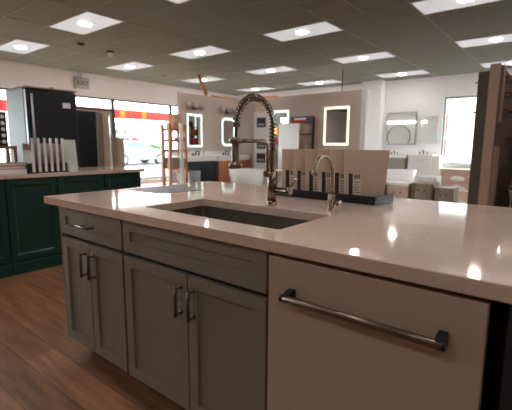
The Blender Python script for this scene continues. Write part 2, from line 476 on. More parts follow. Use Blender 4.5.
t = thing('base_cabinet', 'dark charcoal cabinet right of the dishwasher at the edge of the photo', 'cabinet', (2.212, .025, 0))
obj('body', box(B(), 0, .96, .021, .93, .1, .868), 'carcass', t)
obj('toe_kick', box(B(), .003, .957, .1, .9, 0, .1), 'carcass', t)
for a, c in ((.002, .476), (.482, .957)):
    d = obj('door', shaker(B(), a, c, .11, .866, .055), 'charcoal', t, bevel=.0012)
    bar_pull(d, .44 if a < .1 else .52, .7, .108)

# sink
t = thing('kitchen_sink', 'dark stainless steel undermount sink set into the island countertop', 'sink', (0, 0, 0))
bm = B(); X0, X1, Y0, Y1 = S
rings = []
for e, z, r in ((.008, .868, .018), (.003, .868, .014), (.003, .67, .014), (-.02, .653, .03), (-.16, .65, .04)):
    rings.append([bm.verts.new((p[0], p[1], z)) for p in rrect(X0-e, X1+e, Y0-e, Y1+e, r)])
for a, c in zip(rings, rings[1:]):
    for k in range(len(a)):
        f = bm.faces.new((a[k], a[(k+1) % len(a)], c[(k+1) % len(a)], c[k])); f.smooth = False
bm.faces.new(rings[-1])
so = obj('basin', bm, 'steel', t)
sm = so.modifiers.new('wall', 'SOLIDIFY'); sm.thickness = .002; sm.offset = -1
obj('drain', lathe(B(), [(.05, .0), (.055, .004), (.03, .003), (.02, .001)], (1.126, .33, .6515), 24), 'nickel', t)

# spring faucet -------------------------------------------------------------
FX, FYY = 1.14, .6
t = thing('spring_faucet', 'tall brushed nickel spring faucet with coiled arch behind the sink', 'faucet', (FX, FYY, .91))
obj('base', lathe(B(), [(.026, 0), (.026, .004), (.0235, .006), (.0235, .02)], (0,0,0), 24), 'nickel', t)
obj('mast', lathe(B(), [(.0225, .02), (.0225, .155), (.018, .158), (.018, .268), (.015, .27)], (0,0,0), 24), 'nickel', t)
# arch path: up from mast, half circle towards -Y, down to the spray head
R = .132; cz = .372
path = [Vector((0, 0, .27)), Vector((0, 0, .3)), Vector((0, 0, .34))]
for k in range(0, 25):
    a = PI*k/24
    path.append(Vector((0, -R+R*math.cos(a), cz+R*math.sin(a)*.99)))
hose = obj('hose', tube(B(), path+[Vector((0, -2*R-.006, .3)), Vector((0, -2*R-.006, .27))], .0062, 10), 'gunmetal', t)
def sample(path, n):
    L = [0]
    for a, c in zip(path, path[1:]): L.append(L[-1]+(c-a).length)
    out = []
    j = 0
    for i in range(n):
        s = L[-1]*i/(n-1)
        while j < len(L)-2 and L[j+1] < s: j += 1
        out.append(path[j].lerp(path[j+1], (s-L[j])/(L[j+1]-L[j])))
    return out, L[-1]
turns, per = 30, 12
pts, _ = sample(path, turns*per+1)
hel = []
for i, p in enumerate(pts):
    a = pts[max(0, i-3)]; c = pts[min(len(pts)-1, i+3)]
    T = (c-a).normalized(); u = Vector((1, 0, 0)); w = T.cross(u)
    th = 2*PI*i/per
    hel.append(p+(u*math.cos(th)+w*math.sin(th))*.0152)
obj('spring', tube(B(), hel, .0034, 6), 'nickel', t)
hy = -2*R-.006
obj('spring_collar', tube(B(), [(0, hy+.007, .384), (0, hy+.006, .366)], .0165, 16), 'bronze', t)
obj('spray_head', lathe(B(), [(.012, .325), (.015, .322), (.0172, .318), (.0172, .222), (.02, .213), (.029, .21), (.0305, .2), (.028, .19), (.02, .188)][::-1], (0, hy, 0), 24), 'bronze', t)
arm = [(0, -.036, .15), (0, -.036, .275)]
for k in range(1, 7):
    a = PI/2*k/6; arm.append((0, -.036-.033+.033*math.cos(a), .275+.033*math.sin(a)))
arm.append((0, hy+.028, .308))
obj('support_arm', tube(B(), arm, .0085, 12), 'nickel', t)
obj('holder_ring', lathe(B(), [(.0202, .296), (.027, .296), (.027, .318), (.0202, .318)], (0, hy, 0), 24), 'bronze', t)
obj('clamp', tube(B(), [(0, -.052, .153), (0, .0235, .153)], .0155, 16), 'nickel', t)
obj('valve', tube(B(), [(.018, 0, .073), (.085, 0, .073), (.087, 0, .073), (.112, 0, .073)], [.0165, .0165, .0195, .0195], 20), 'bronze', t)
obj('lever', tube(B(), [(.1, 0, .085), (.118, .008, .112), (.136, .015, .138)], [.0075, .007, .007], 12), 'nickel', t)

# small filter faucet --------------------------------------------------------
t = thing('filter_faucet', 'small nickel gooseneck filter faucet right of the sink', 'faucet', (1.457, .622, .91))
obj('base', lathe(B(), [(.024, 0), (.024, .004), (.0165, .007), (.0165, .074), (.014, .077)], (0,0,0), 20), 'nickel', t)
pp = [(0, 0, .077), (0, 0, .12), (0, 0, .168)]
for k in range(1, 17):
    a = math.radians(165)*k/16; pp.append((0, -.082+.082*math.cos(a), .164+.082*math.sin(a)))
pp.append((0, -.167, .17))
obj('spout', tube(B(), pp, .0075, 12), 'nickel', t)
obj('knob', tube(B(), [(.014, 0, .038), (.025, 0, .038), (.026, 0, .038), (.043, 0, .038)], [.007, .007, .013, .013], 16), 'nickel', t)

# sample rack on the island --------------------------------------------------
t = thing('display_tray', 'black display tray holding upright beige samples on the island', 'tray', (0, 0, .91))
def tray_pts(o): return [(.93-o, .88-o), (1.555+o, .88-o), (1.605+o, 1.05+o), (.98-o, 1.05+o)]
bm = B(); extrude_poly(bm, [(.925, .896), (1.55, .896), (1.58, 1.06), (.962, 1.06)], 'Z', .004, .016); obj('base', bm, 'black', t)
bm = B()
extrude_poly(bm, [(.925, .896), (1.55, .896), (1.552, .905), (.927, .905)], 'Z', .016, .044)
extrude_poly(bm, [(.96, 1.051), (1.578, 1.051), (1.58, 1.06), (.962, 1.06)], 'Z', .016, .044)
extrude_poly(bm, [(1.541, .905), (1.552, .905), (1.578, 1.051), (1.567, 1.051)], 'Z', .016, .044)
extrude_poly(bm, [(.927, .905), (.94, .905), (.973, 1.051), (.96, 1.051)], 'Z', .016, .044)
obj('rim', bm, 'black', t, bevel=.002)
for fx, fy in ((.945, .91), (1.535, .91), (.98, 1.045), (1.565, 1.045)):
    obj('foot', lathe(B(), [(.01, 0), (.01, .004)], (fx, fy, 0), 12), 'black', t)
ang = math.radians(38.7)
names = ['leftmost upright beige sample in the black tray, right behind the faucet lever',
 'second upright beige sample from the left in the black tray',
 'third upright beige sample from the left in the black tray',
 'fourth upright beige sample from the left, behind the small faucet arch',
 'fifth upright beige sample from the left, just behind the front one',
 'frontmost upright beige sample in the black tray, its whole face in view']
for k in range(6):
    x = 1.38-(5-k)*.079
    s = thing('quartz_sample', names[k], 'sample', (x, .908, .9262), ang, 'upright beige samples in the black tray')
    slab = B(); lean = .035
    extrude_poly(slab, [(0, 0), (.012, 0), (.012+lean, .253), (lean, .253)], 'X', 0, .205)
    for v in slab.verts: v.co.x += .03*v.co.z/.253 if v.co.x > .1 else 0
    so = obj('slab', slab, 'board', s, bevel=.0015)
    def plane(y0, z0, z1, xa, xb, m, nm, off=.0012):
        q = B(); yy = lambda z: lean*z/.253
        extrude_poly(q, [(yy(z0)-off, z0), (yy(z0)+.0002, z0), (yy(z1)+.0002, z1), (yy(z1)-off, z1)], 'X', xa, xb)
        return obj(nm, q, m, s)
    plane(0, .022, .132, .022, .042, 'ink', 'dark_strip')
    lb = plane(0, .022, .13, .046, .085, 'paper', 'printed_label')
    q = B(); yy = lambda z: lean*z/.253-.0012
    for r in range(3):
        for cxx in range(3):
            za = .106+.0075*r; xa = .049+.0115*cxx
            extrude_poly(q, [(yy(za)-.0005, za), (yy(za), za), (yy(za+.0055), za+.0055), (yy(za+.0055)-.0005, za+.0055)], 'X', xa, xa+.009)
    for r in range(5):
        za = .034+.013*r
        extrude_poly(q, [(yy(za)-.0005, za), (yy(za), za), (yy(za+.003), za+.003), (yy(za+.003)-.0005, za+.003)], 'X', .05, .05+[.03, .024, .028, .018, .026][r])
    obj('print', q, 'ink', lb)

# thin printed sheet lying on the island
bm = B(); extrude_poly(bm, [(.03, .5), (.4, .49), (.44, .8), (.07, .93)], 'Z', .9102, .9116)
tag(obj('sample_sheet', bm, 'sheet'), 'thin grey streaked sheet lying flat at the left rear of the island', 'sheet')

# ------------------------------------------------------------------ teal run on the left
TX = -1.61
units = [(-.10, .36, 'teal cabinet cut off by the left edge of the photo'), (.36, .81, 'teal cabinet whose whole raised door shows left of the island corner'),
         (.81, 1.31, 'teal cabinet second from the right end, mostly behind the island corner'), (1.31, 1.77, 'teal cabinet at the right end of the teal run')]
for y0, y1, lab in units:
    t = thing('base_cabinet', lab, 'cabinet', (TX, y0, 0), PI/2)      # local x runs along +Y, local -y faces +X
    w = y1-y0
    obj('body', box(B(), .001, w-.001, .021, .62, .11, .884), 'teal', t)
    obj('plinth', box(B(), .001, w-.001, -.008, .6, 0, .109), 'teal', t, bevel=.004)
    obj('door', shaker(B(), .006, w-.006, .125, .875, .052, .012, .02, .018), 'teal', t, bevel=.002)
tag(obj('teal_run_countertop', box(B(), -2.26, -1.585, -.14, 1.80, .885, .922), 'quartz', bevel=.003), 'beige countertop over the teal cabinets on the left', 'countertop')

# refrigerator behind the run
t = thing('refrigerator', 'dark refrigerator with grey side standing behind the teal cabinets', 'refrigerator', (-2.35, .87, 0), PI/2)
obj('body', box(B(), 0, .56, .04, .52, .02, 1.79), 'steel_side', t, bevel=.005)
d = obj('door', box(B(), .004, .556, -.02, .038, .05, 1.775), 'blackgloss', t, bevel=.006)
hb = obj('handle', tube(B(), [(.05, -.05, 1.0), (.05, -.05, 1.73)], .012, 12), 'chrome', d)
for z in (1.03, 1.67): obj('post', tube(B(), [(.05, -.05, z), (.05, -.0195, z)], .009, 10), 'nickel', hb)
obj('label_plate', box(B(), .39, .48, -.022, -.0202, 1.6, 1.66), 'white', d)
obj('top_trim', box(B(), -.003, .563, -.022, .5, 1.791, 1.805), 'tan_trim', t)
for a in (.05, .51): obj('foot', lathe(B(), [(.02, 0), (.02, .019)], (a, .1, 0), 12), 'black', t)
obj('hinge_cap', box(B(), .33, .36, .1, .16, 1.8052, 1.835), 'greige', t)

# sample rack on the teal counter
z0 = .922
t = thing('sample_rack', 'black slotted rack holding upright tile samples on the teal counter', 'rack', (-1.75, .584, z0))
obj('base', box(B(), -.1, .1, 0, .37, 0, .01), 'black', t)
pit = .056
for k in range(7):
    y = .002+k*pit
    obj('divider', box(B(), -.098, .088, y, y+.027, .0102, .09), 'black', t)
pos = ['leftmost', 'second from left', 'third from left', 'fourth from left', 'fifth from left', 'sixth from left']
p0 = None
for k in range(6):
    y = .584+.0295+.002+k*pit
    lab = '%s white edged tan tile sample in the rack before the refrigerator' % pos[k]
    if p0 is None:
        p0 = thing('tile_sample', lab, 'sample', (-1.75, y, z0+.0102), 0, 'tile samples in the slotted rack')
        obj('tile', box(B(), -.095, .09, .001, .023, 0, .265), 'tan', p0)
        obj('edge_strip', box(B(), .0902, .1, .002, .024, 0, .318), 'white', p0)
    else:
        dup(p0, (-1.75, y, z0+.0102), lab)
t = thing('stone_sample', 'pale white sample panel leaning at the right end of the tile rack', 'sample', (-1.72, .965, z0), PI/2)
bm = B(); extrude_poly(bm, [(0, 0), (.012, 0), (.05, .315), (.038, .315)], 'X', 0, .125); obj('panel', bm, 'palegreen', t, bevel=.002)
obj('price_tag', box(B(), .02, .09, -.03, -.026, 0, .07), 'white', t)
obj('tag_foot', box(B(), .02, .09, -.0258, -.001, 0, .004), 'white', t)

# books and small stand on the left
t = thing('binder', 'thick white binder at the bottom of the stack on the teal counter', 'binder', (-1.9, .18, z0))
obj('cover', box(B(), 0, .22, 0, .395, 0, .042), 'white', t, bevel=.003)
t = thing('book', 'tan book lying directly on the white binder', 'book', (-1.9, .19, z0+.0425), 0)
obj('cover', box(B(), 0, .2, 0, .39, 0, .03), 'tan', t, bevel=.002); obj('pages', box(B(), .2002, .203, .01, .38, .005, .025), 'paper', t)
t = thing('book', 'brown book on top of the stack on the teal counter', 'book', (-1.9, .17, z0+.0726), 0)
obj('cover', box(B(), 0, .2, 0, .42, 0, .026), 'greywood', t, bevel=.002); obj('pages', box(B(), .2002, .203, .01, .41, .005, .021), 'paper', t)
t = thing('small_stand', 'small tan wooden stand behind the book stack at the left edge', 'stand', (-2.2, .28, z0))
obj('top', box(B(), 0, .22, 0, .34, .22, .25), 'tan', t, bevel=.002)
for a in (0.002, .19):
    for c in (.002, .308): obj('leg', box(B(), a, a+.028, c, c+.03, 0, .2198), 'tan', t)
t = thing('knob_board', 'black board with rows of round white knobs on the small tan stand', 'knob display', (-2.12, .385, z0+.2502))
obj('board', box(B(), 0, .03, 0, .2, 0, .33), 'black', t)
for r in range(5):
    for c in range(3):
        k = B(); tube(k, [(.0302, .05+.055*c, .04+.06*r), (.04, .05+.055*c, .04+.06*r), (.05, .05+.055*c, .04+.06*r)], [.008, .02, .014], 12)
        obj('knob', k, 'white', t)

# upright door samples beyond the run
def upright(x, y0, y1, h, m, label, foot=True, th=.045):
    t = thing('door_sample', label, 'door sample', (x, y0, 0), 0, 'upright door samples')
    obj('slab', box(B(), -th, 0, 0, y1-y0, .03, h), m, t, bevel=.003)
    obj('foot', box(B(), -.2, .1, .02, y1-y0-.02, 0, .0298), 'black', t)
upright(-3.2, 1.8, 2.15, 1.66, 'blackgloss', 'tall black door sample standing right of the refrigerator')
upright(-3.2, 2.16, 2.235, 1.66, 'greywood', 'tall narrow brown wood sample right of the black door sample')
upright(-3.17, 2.24, 2.34, 1.65, 'palewood', 'tall narrow pale wood sample right of the brown one')
upright(-3.2, 2.38, 2.48, 1.3, 'greywood', 'shorter brown wood sample, left of the two low ones')
upright(-3.2, 2.485, 2.6, 1.29, 'palewood', 'shorter pale wood sample at the right end before the window')

# exit sign on the header
t = thing('exit_sign', 'white box exit sign with grey letters high on the white wall', 'exit sign', (WX+.002, 4.33, 2.62))
obj('housing', box(B(), 0, .12, 0, .34, 0, .28), 'signgrey', t, bevel=.006)
me = textmesh('EXIT', .15); me.materials.append(M['ink'])
o = bpy.data.objects.new('lettering', me); C.objects.link(o); o.parent = t
o.location = (.1225, .17, .13); o.rotation_euler = (PI/2, 0, PI/2)
obj('mount', box(B(), .04, .08, .15, .21, .2802, .4), 'whitematt', t)

# ------------------------------------------------------------------ vanities, mirrors and displays
def vanity(label, loc, rotz, w, d, top, h_top, splash, zbot, m, mt='white', ndoor=2, knobs='nickel', legs=None):
    """local x along the width, front faces local -y, back at y=d"""
    t = thing('vanity', label, 'vanity', loc, rotz, 'display vanities')
    obj('body', box(B(), .02, w-.02, .02, d-.01, zbot, top-h_top-.0002), m, t, bevel=.003)
    obj('top', box(B(), 0, w, 0, d-.002, top-h_top, top), mt, t, bevel=.004)
    if splash: obj('backsplash', box(B(), 0, w, d-.022, d-.002, top+.0002, top+splash), mt, t)
    dw = (w-.06)/ndoor
    for k in range(ndoor):
        q = B(); a = .03+k*dw
        shaker(q, a, a+dw-.006, zbot+.02, top-h_top-.02, .04, .008, .018)
        for v in q.verts: v.co.y += .0015
        dd = obj('door', q, m, t)
        kx = a+dw-.04 if k % 2 == 0 else a+.035
        obj('knob', tube(B(), [(kx, .0012, top-h_top-.12), (kx, -.022, top-h_top-.12)], .011, 10), knobs, dd)
    if zbot > .02:
        for a in (.02, w-.08):
            for c in (.03, d-.08): obj('leg', box(B(), a, a+.06, c, c+.05, 0, zbot-.0002), m if legs is None else legs, t)
    return t
def tap(label, loc, rotz, m='black', s=1.0):
    t = thing('vanity_faucet', label, 'faucet', loc, rotz, 'vanity faucets')
    obj('base', lathe(B(), [(.025*s, 0), (.025*s, .006), (.016*s, .01), (.016*s, .1*s)], (0,0,0), 14), m, t)
    obj('spout', tube(B(), [(0, 0, .08*s), (0, -.05*s, .11*s), (0, -.11*s, .1*s), (0, -.13*s, .075*s)], .012*s, 10), m, t)
    for a in (-.09*s, .09*s):
        obj('handle', lathe(B(), [(.02*s, 0), (.02*s, .05*s), (.028*s, .052*s), (.028*s, .062*s)], (a, 0, 0), 12), m, t)
# on partition facing +X: rotz = +90deg => local x -> +Y, local -y -> +X
vanity('dark navy vanity with white top under the left lit mirror', (-4.53, 5.02, 0), PI/2, 1.0, .518, .93, .12, .1, .12, 'navy')
tap('dark faucet on the navy vanity top', (-4.83, 5.6, .9302), PI/2)
vanity('warm wood vanity with white top next to the navy vanity', (-4.53, 6.06, 0), PI/2, 1.2, .518, .93, .13, .1, .14, 'wood', ndoor=2)
tap('dark faucet on the wood vanity top', (-4.83, 6.65, .9302), PI/2)

def led_mirror(label, loc, rotz, w, h, m='led', bw=.05, r=.001, margin=.0, shelf=False):
    """local x width, front local -y, back at y=0, z from 0"""
    t = thing('lit_mirror', label, 'mirror', loc, rotz, 'lit mirrors')
    obj('case', extrude_poly(B(), rrect(0, w, 0, h, max(.02, r)), 'Y', -.028, -.002), 'framegrey', t)
    bm = B()
    o = rrect(margin, w-margin, margin, h-margin, max(.02, r)); i = rrect(margin+bw, w-margin-bw, margin+bw, h-margin-bw, max(.012, r*.7))
    vo = [bm.verts.new((p[0], -.031, p[1])) for p in o]; vi = [bm.verts.new((p[0], -.031, p[1])) for p in i]
    vb = [bm.verts.new((p[0], -.0282, p[1])) for p in o]
    n = len(o)
    for k in range(n):
        bm.faces.new((vo[k], vo[(k+1) % n], vi[(k+1) % n], vi[k])); bm.faces.new((vo[(k+1) % n], vo[k], vb[k], vb[(k+1) % n]))
    obj('light_strip', bm, m, t)
    obj('glass', extrude_poly(B(), i, 'Y', -.03, -.0282), 'mirror', t)
    return t
led_mirror('rectangular lit mirror with bright rim above the navy vanity', (-5.05, 5.5, 1.13), PI/2, .5, .8)
led_mirror('lit mirror with rounded corners above the wood vanity, left of the faucet', (-5.05, 6.7, 1.16), PI/2, .52, .74, r=.12, bw=.06)
led_mirror('large lit mirror with warm rim above the beige samples', (-2.34, 7.35, 1.2), 0, .64, .87, 'ledwarm', .055)
led_mirror('lit mirror with white rim partly hidden by the spring faucet and white panel', (-3.82, 7.35, 1.3), 0, .5, .76, 'led', .06)

def vanity_light(label, loc, rotz, w):
    t = thing('vanity_light', label, 'wall light', loc, rotz, 'vanity lights')
    obj('wall_plate', box(B(), w/2-.07, w/2+.07, -.025, 0, -.06, .03), 'bronze', t, bevel=.004)
    obj('bar', tube(B(), [(.05, -.06, -.03), (w-.05, -.06, -.03)], .01, 10), 'bronze', t)
    obj('arm', tube(B(), [(w/2, -.0252, -.03), (w/2, -.06, -.03)], .01, 10), 'bronze', t)
    for k in range(3):
        x = .07+k*(w-.14)/2
        obj('shade', lathe(B(), [(.03, -.015), (.055, .01), (.065, .1), (.06, .1), (.05, .012)], (x, -.075, 0), 16), 'lampglass', t)
vanity_light('three shade vanity light over the navy vanity mirror', (-5.05, 5.46, 2.09), PI/2, .6)
vanity_light('three shade vanity light over the rounded lit mirror', (-5.05, 6.6, 2.06), PI/2, .66)

# wooden shelf unit before the window
t = thing('shelf_unit', 'open wooden shelf unit standing before the shop window', 'shelf', (-4.45, 4.27, 0))
for x in (0, .222):
    for y in (0, .422): obj('post', box(B(), x, x+.058, y, y+.058, 0, 1.6), 'wood', t)
for z in (.35, .72, 1.07, 1.28, 1.5): obj('shelf', box(B(), .001, .279, .0582, .4218, z-.03, z+.025), 'wood', t)
tag(obj('white_post', box(B(), -4.12, -4.06, 4.48, 4.54, 0, 1.62), 'white'), 'white upright post in front of the wooden shelf unit', 'post')
def shelfbox(y0, y1, z0, z1, m, nm, label, cat, x0=-4.9, x1=-4.65):
    t = thing(nm, label, cat, ((x0+x1)/2, (y0+y1)/2, z0)); a = (x1-x0)/2; c = (y1-y0)/2; h = z1-z0
    bm = B(); lathe(bm, [(a*.9, 0), (a, h*.5), (a, h), (a*.9, h), (a*.85, h*.3)], (0,0,0), 4, 1, c/a) if nm == 'basket' else box(bm, -a, a, -c, c, 0, h)
    obj('body', bm, m, t, bevel=.004)
    return t
t = thing('cardboard_box', 'tan cardboard box on the top shelf of the wooden unit', 'box', (-4.42, 4.4, 1.5254))
obj('body', box(B(), 0, .22, 0, .26, 0, .12), 'boxbrown', t, bevel=.003); obj('flap', box(B(), 0, .22, .12, .14, .1202, .123), 'paper', t)
t = thing('cardboard_box', 'smaller brown box with dark spot stacked on top of the shelf unit', 'box', (-4.41, 4.45, 1.6488))
obj('body', box(B(), 0, .2, 0, .18, 0, .16), 'boxbrown', t, bevel=.003); obj('dark_disc', tube(B(), [(.2002, .09, .1), (.203, .09, .1)], .045, 16), 'grey', t)
for y, lab in ((4.33, 'left white bowl'), (4.5, 'right white bowl')):
    o = tag(obj('bowl', lathe(B(), [(.035, 0), (.08, .05), (.075, .05), (.03, .008)], (-4.33, y+.09, 1.3054), 18), 'white'), lab+' on the pale shelf of the wooden unit', 'bowl')
t = thing('metal_basin', 'grey metal basin on the middle shelf of the wooden unit', 'basin', (-4.44, 4.34, .7454))
bm = B(); box(bm, 0, .26, 0, .34, 0, .012); box(bm, 0, .012, 0, .34, .012, .17); box(bm, .248, .26, 0, .34, .012, .17); box(bm, .012, .248, 0, .012, .012, .17); box(bm, .012, .248, .328, .34, .012, .17)
obj('shell', bm, 'grey', t)
t = thing('arched_stand', 'small white arched stand on the low shelf of the wooden unit', 'stand', (-4.3, 4.49, .3754))
pp = [(0, -.12, 0), (0, -.12, .14)]
for k in range(1, 12):
    a = PI-PI*k/12; pp.append((0, .12*math.cos(a), .14+.12*math.sin(a)))
pp += [(0, .12, .14), (0, .12, 0)]
obj('arch', tube(B(), pp, .022, 10), 'white', t)
obj('crossbar', tube(B(), [(0, -.102, .06), (0, .102, .06)], .01, 8), 'grey', t)
t = thing('grey_bin', 'light grey bin standing before the navy vanity', 'bin', (-4.2, 4.95, 0))
obj('body', lathe(B(), [(.12, .02), (.15, .62), (.14, .62), (.115, .05)], (0,0,0), 20), 'grey', t); obj('base', lathe(B(), [(.125, 0), (.125, .0198)], (0,0,0), 20), 'black', t)

# white fixtures seen under the faucet arch
def bathtub(label, loc, rotz, w, d, h, m='white'):
    t = thing('bathtub', label, 'bathtub', loc, rotz)
    bm = B(); prof = [(.36, 0), (.4, .02), (.44, h*.5), (.5, h), (.47, h), (.42, h*.55), (.36, .1)]
    lathe(bm, prof, (0,0,0), 28, w, d); obj('shell', bm, m, t)
    obj('drain', lathe(B(), [(.03, .1005), (.03, .105)], (0,0,0), 14), 'nickel', t)
    return t
bathtub('white freestanding tub under the spring faucet arch', (-3.4, 5.8, 0), math.radians(39), .8, .62, .66)
t = thing('pedestal_sink', 'white pedestal sink behind the spring faucet mast', 'sink', (-2.9, 6.5, 0))
obj('pedestal', lathe(B(), [(.13, 0), (.09, .1), (.08, .4), (.12, .5)], (0,0,0), 18), 'white', t)
obj('bowl', lathe(B(), [(.12, .5002), (.24, .6), (.26, .64), (.23, .64), (.1, .53)], (0,0,0), 24), 'white', t)

# display board with pictures, left of the spring faucet
t = thing('display_board', 'white display board with dark pictures behind the spring faucet', 'display board', (-4.22, 7.06, 0))
obj('panel', box(B(), 0, .48, .0, .05, .03, 2.02), 'whitematt', t)
obj('foot', box(B(), .05, .43, -.12, .16, 0, .0298), 'grey', t)
for zz in (1.64, 1.1, .75):
    q = obj('picture', box(B(), (.1), .38, -.008, -.0002, zz, zz+.24), 'ink', t); obj('picture_light_part', box(B(), (.14), .34, -.01, -.0082, zz+.04, zz+.1), 'grey', q)
obj('header_card', box(B(), (.05), .47, .01, .03, 2.0202, 2.16), 'paper', t)
t = thing('small_shelf_rack', 'black narrow rack of colourful packages beside the white display board', 'rack', (-3.66, 7.12, 0))
for x in (0, .2): obj('post', box(B(), x, x+.025, 0, .025, 0, 1.72), 'black', t); 
for z in (.5, .9, 1.2, 1.45, 1.68): obj('shelf', box(B(), .0252, .1998, -.08, .12, z, z+.015), 'black', t)
for k, (z, m, lab) in enumerate(((1.4652, 'copper', 'orange'), (1.2152, 'red', 'red'), (.9152, 'grey', 'grey'))):
    q = obj('package', box(B(), -3.62, -3.48, 7.06, 7.16, z, z+.17), m); tag(q, '%s package on the narrow black rack behind the faucet mast' % lab, 'package')
t = thing('display_stand', 'white upright display panel with a brighter square plate behind the samples', 'display panel', (-3.32, 6.88, 0))
obj('panel', box(B(), 0, .56, 0, .05, .03, 1.7), 'white', t, bevel=.004)
obj('plate', box(B(), .16, .4, -.012, -.0002, 1.02, 1.26), 'white', t)
obj('foot', box(B(), .04, .52, -.12, .17, 0, .0298), 'grey', t)
t = thing('wall_rack', 'black wire wall rack with red and white header holding round samples', 'rack', (-3.2, 7.35, 1.0))
f = B(); 
for x in (0, .57): box(f, x, x+.025, -.06, -.002, 0, .86)
box(f, .0252, .5698, -.06, -.002, 0, .02); box(f, .0252, .5698, -.06, -.002, .45, .465); obj('frame', f, 'black', t)
hd = obj('header', box(B(), -.01, .605, -.1, -.0602, .72, .88), 'black', t)
obj('white_band', box(B(), .08, .42, -.103, -.1002, .8, .85), 'whitematt', hd); obj('red_band', box(B(), .02, .42, -.103, -.1002, .74, .795), 'red', hd)
for x, z in ((.2, .6), (.42, .6), (.2, .24), (.42, .24)):
    o = obj('round_sample', tube(B(), [(-3.2+x, 7.3, 1.0+z), (-3.2+x, 7.285, 1.0+z)], .1, 20), 'board')
    tag(o, '%s %s round beige sample in the black wall rack' % ('upper' if z > .4 else 'lower', 'left' if x < .3 else 'right'), 'sample')

# ------------------------------------------------------------------ right back corner
def frameless(label, x0, x1, z0, z1, m='framegrey'):
    t = thing('wall_mirror', label, 'mirror', (x0, BY, z0))
    obj('frame', box(B(), 0, x1-x0, -.05, -.002, 0, z1-z0), m, t, bevel=.004)
    obj('glass', box(B(), .018, x1-x0-.018, -.0515, -.0502, .018, z1-z0-.018), 'mirror', t)
    return t
frameless('larger wall mirror right of the white pilaster', -2.08, -1.24, 1.24, 2.14)
frameless('smaller wall mirror between the larger mirror and the back window', -1.12, -.66, 1.28, 2.02, 'whitematt')
vanity('low greige vanity with white top beneath the larger wall mirror', (-2.1, 10.08, 0), 0, .8, .518, .96, .09, .08, .1, 'greige', ndoor=1)
tap('small metal faucet on the greige vanity', (-1.75, 10.4, .9602), 0, 'nickel', .9)
vanity('white vanity beneath the smaller wall mirror', (-1.28, 10.08, 0), 0, .66, .518, .98, .04, .06, .1, 'whitematt', ndoor=2)
tap('metal faucet on the white vanity', (-.95, 10.4, .9802), 0, 'nickel', 1.1)
tag(obj('white_stand', box(B(), -.6, -.4, 9.9, 10.2, 0, .95), 'white', bevel=.006), 'narrow white block stand beside the back window', 'stand')
bathtub('white bathtub in front of the greige vanity', (-1.12, 8.75, 0), math.radians(39), 1.05, .6, .62)
t = thing('round_mirror', 'round black rimmed mirror on the rear of the partition, reflected in the larger wall mirror', 'mirror', (-2.75, 7.52, 1.53))
obj('rim', tube(B(), [(0, .0005, 0), (0, .025, 0)], .42, 40), 'gunmetal', t); obj('glass', tube(B(), [(0, .0252, 0), (0, .027, 0)], .4, 40), 'mirror', t)
t = thing('wall_lamp', 'long white lit bar on the rear of the partition, reflected in the larger wall mirror', 'wall lamp', (-3.4, 7.52, 1.98))
obj('housing', box(B(), 0, 1.6, .0005, .03, 0, .1), 'framegrey', t); obj('diffuser', box(B(), .01, 1.59, .0302, .05, .01, .09), 'wallbar', t)
# low console beneath the back window
t = thing('console', 'pinkish wooden low console with curved apron beneath the back window', 'console', (-.32, 9.75, 0))
obj('top', box(B(), -.02, .82, -.02, .42, .6, .64), 'pinkwood', t, bevel=.004)
pr = [(0, .599), (0, .14), (.12, .14)]
for k in range(0, 11): pr.append((.16+.048*k, .14+.12*math.sin(PI*k/10)))
pr += [(.68, .14), (.8, .14), (.8, .599)]
obj('front', extrude_poly(B(), pr, 'Y', 0, .03), 'pinkwood', t)
for x in (0.002, .758): obj('leg', box(B(), x, x+.04, .0302, .4, 0, .599), 'pinkwood', t)
obj('medallion', lathe(B(), [(.005, 0), (.16, 0), (.15, .02), (.005, .025)], (0,0,0), 20, 1, .45), 'whitematt', t).matrix_local = Matrix.Translation((.4, -.0003, .4)) @ Matrix.Rotation(PI/2, 4, 'X')
# cluster of low sample cabinets
low = [(-.82, 6.05, .45, .46, .5, 'pinkwood', True, 'low pale wooden cabinet with white slab top right beside the sample tray'),
       (-.33, 6.1, .4, .5, .5, 'pinkwood', True, 'low wooden cabinet behind the tray with two dark knobs and white top'),
       (.09, 6.15, .36, .45, .56, 'greywood', False, 'low brown wooden cabinet, second from the right of the cluster'),
       (.47, 6.2, .3, .42, .5, 'greywood', False, 'low brown wooden cabinet at the right end before the back window')]
for x, y, w, d, h, m, slab, lab in low:
    t = thing('low_cabinet', lab, 'cabinet', (x, y, 0), 0, 'low sample cabinets')
    obj('body', box(B(), 0, w, .02, d, .0, h), m, t, bevel=.004)
    if slab: obj('top', box(B(), -.01, w+.01, -.01, d+.01, h+.0002, h+.05), 'white', t, bevel=.004)
    q = B(); shaker(q, .015, w-.015, .05, h-.03, .04, .008, .018)
    for v in q.verts: v.co.y += .0018
    dd = obj('door', q, m, t)
    for kx in (w*.35, w*.65): obj('knob', tube(B(), [(kx, .0012, h-.12), (kx, -.02, h-.12)], .014, 10), 'gunmetal', dd)
tag(obj('stone_slab', extrude_poly(B(), rrect(.0, .36, 6.7, 7.1, .05), 'Z', 0, .64), 'whitematt', bevel=.01), 'white block behind the low wooden cabinets', 'block')

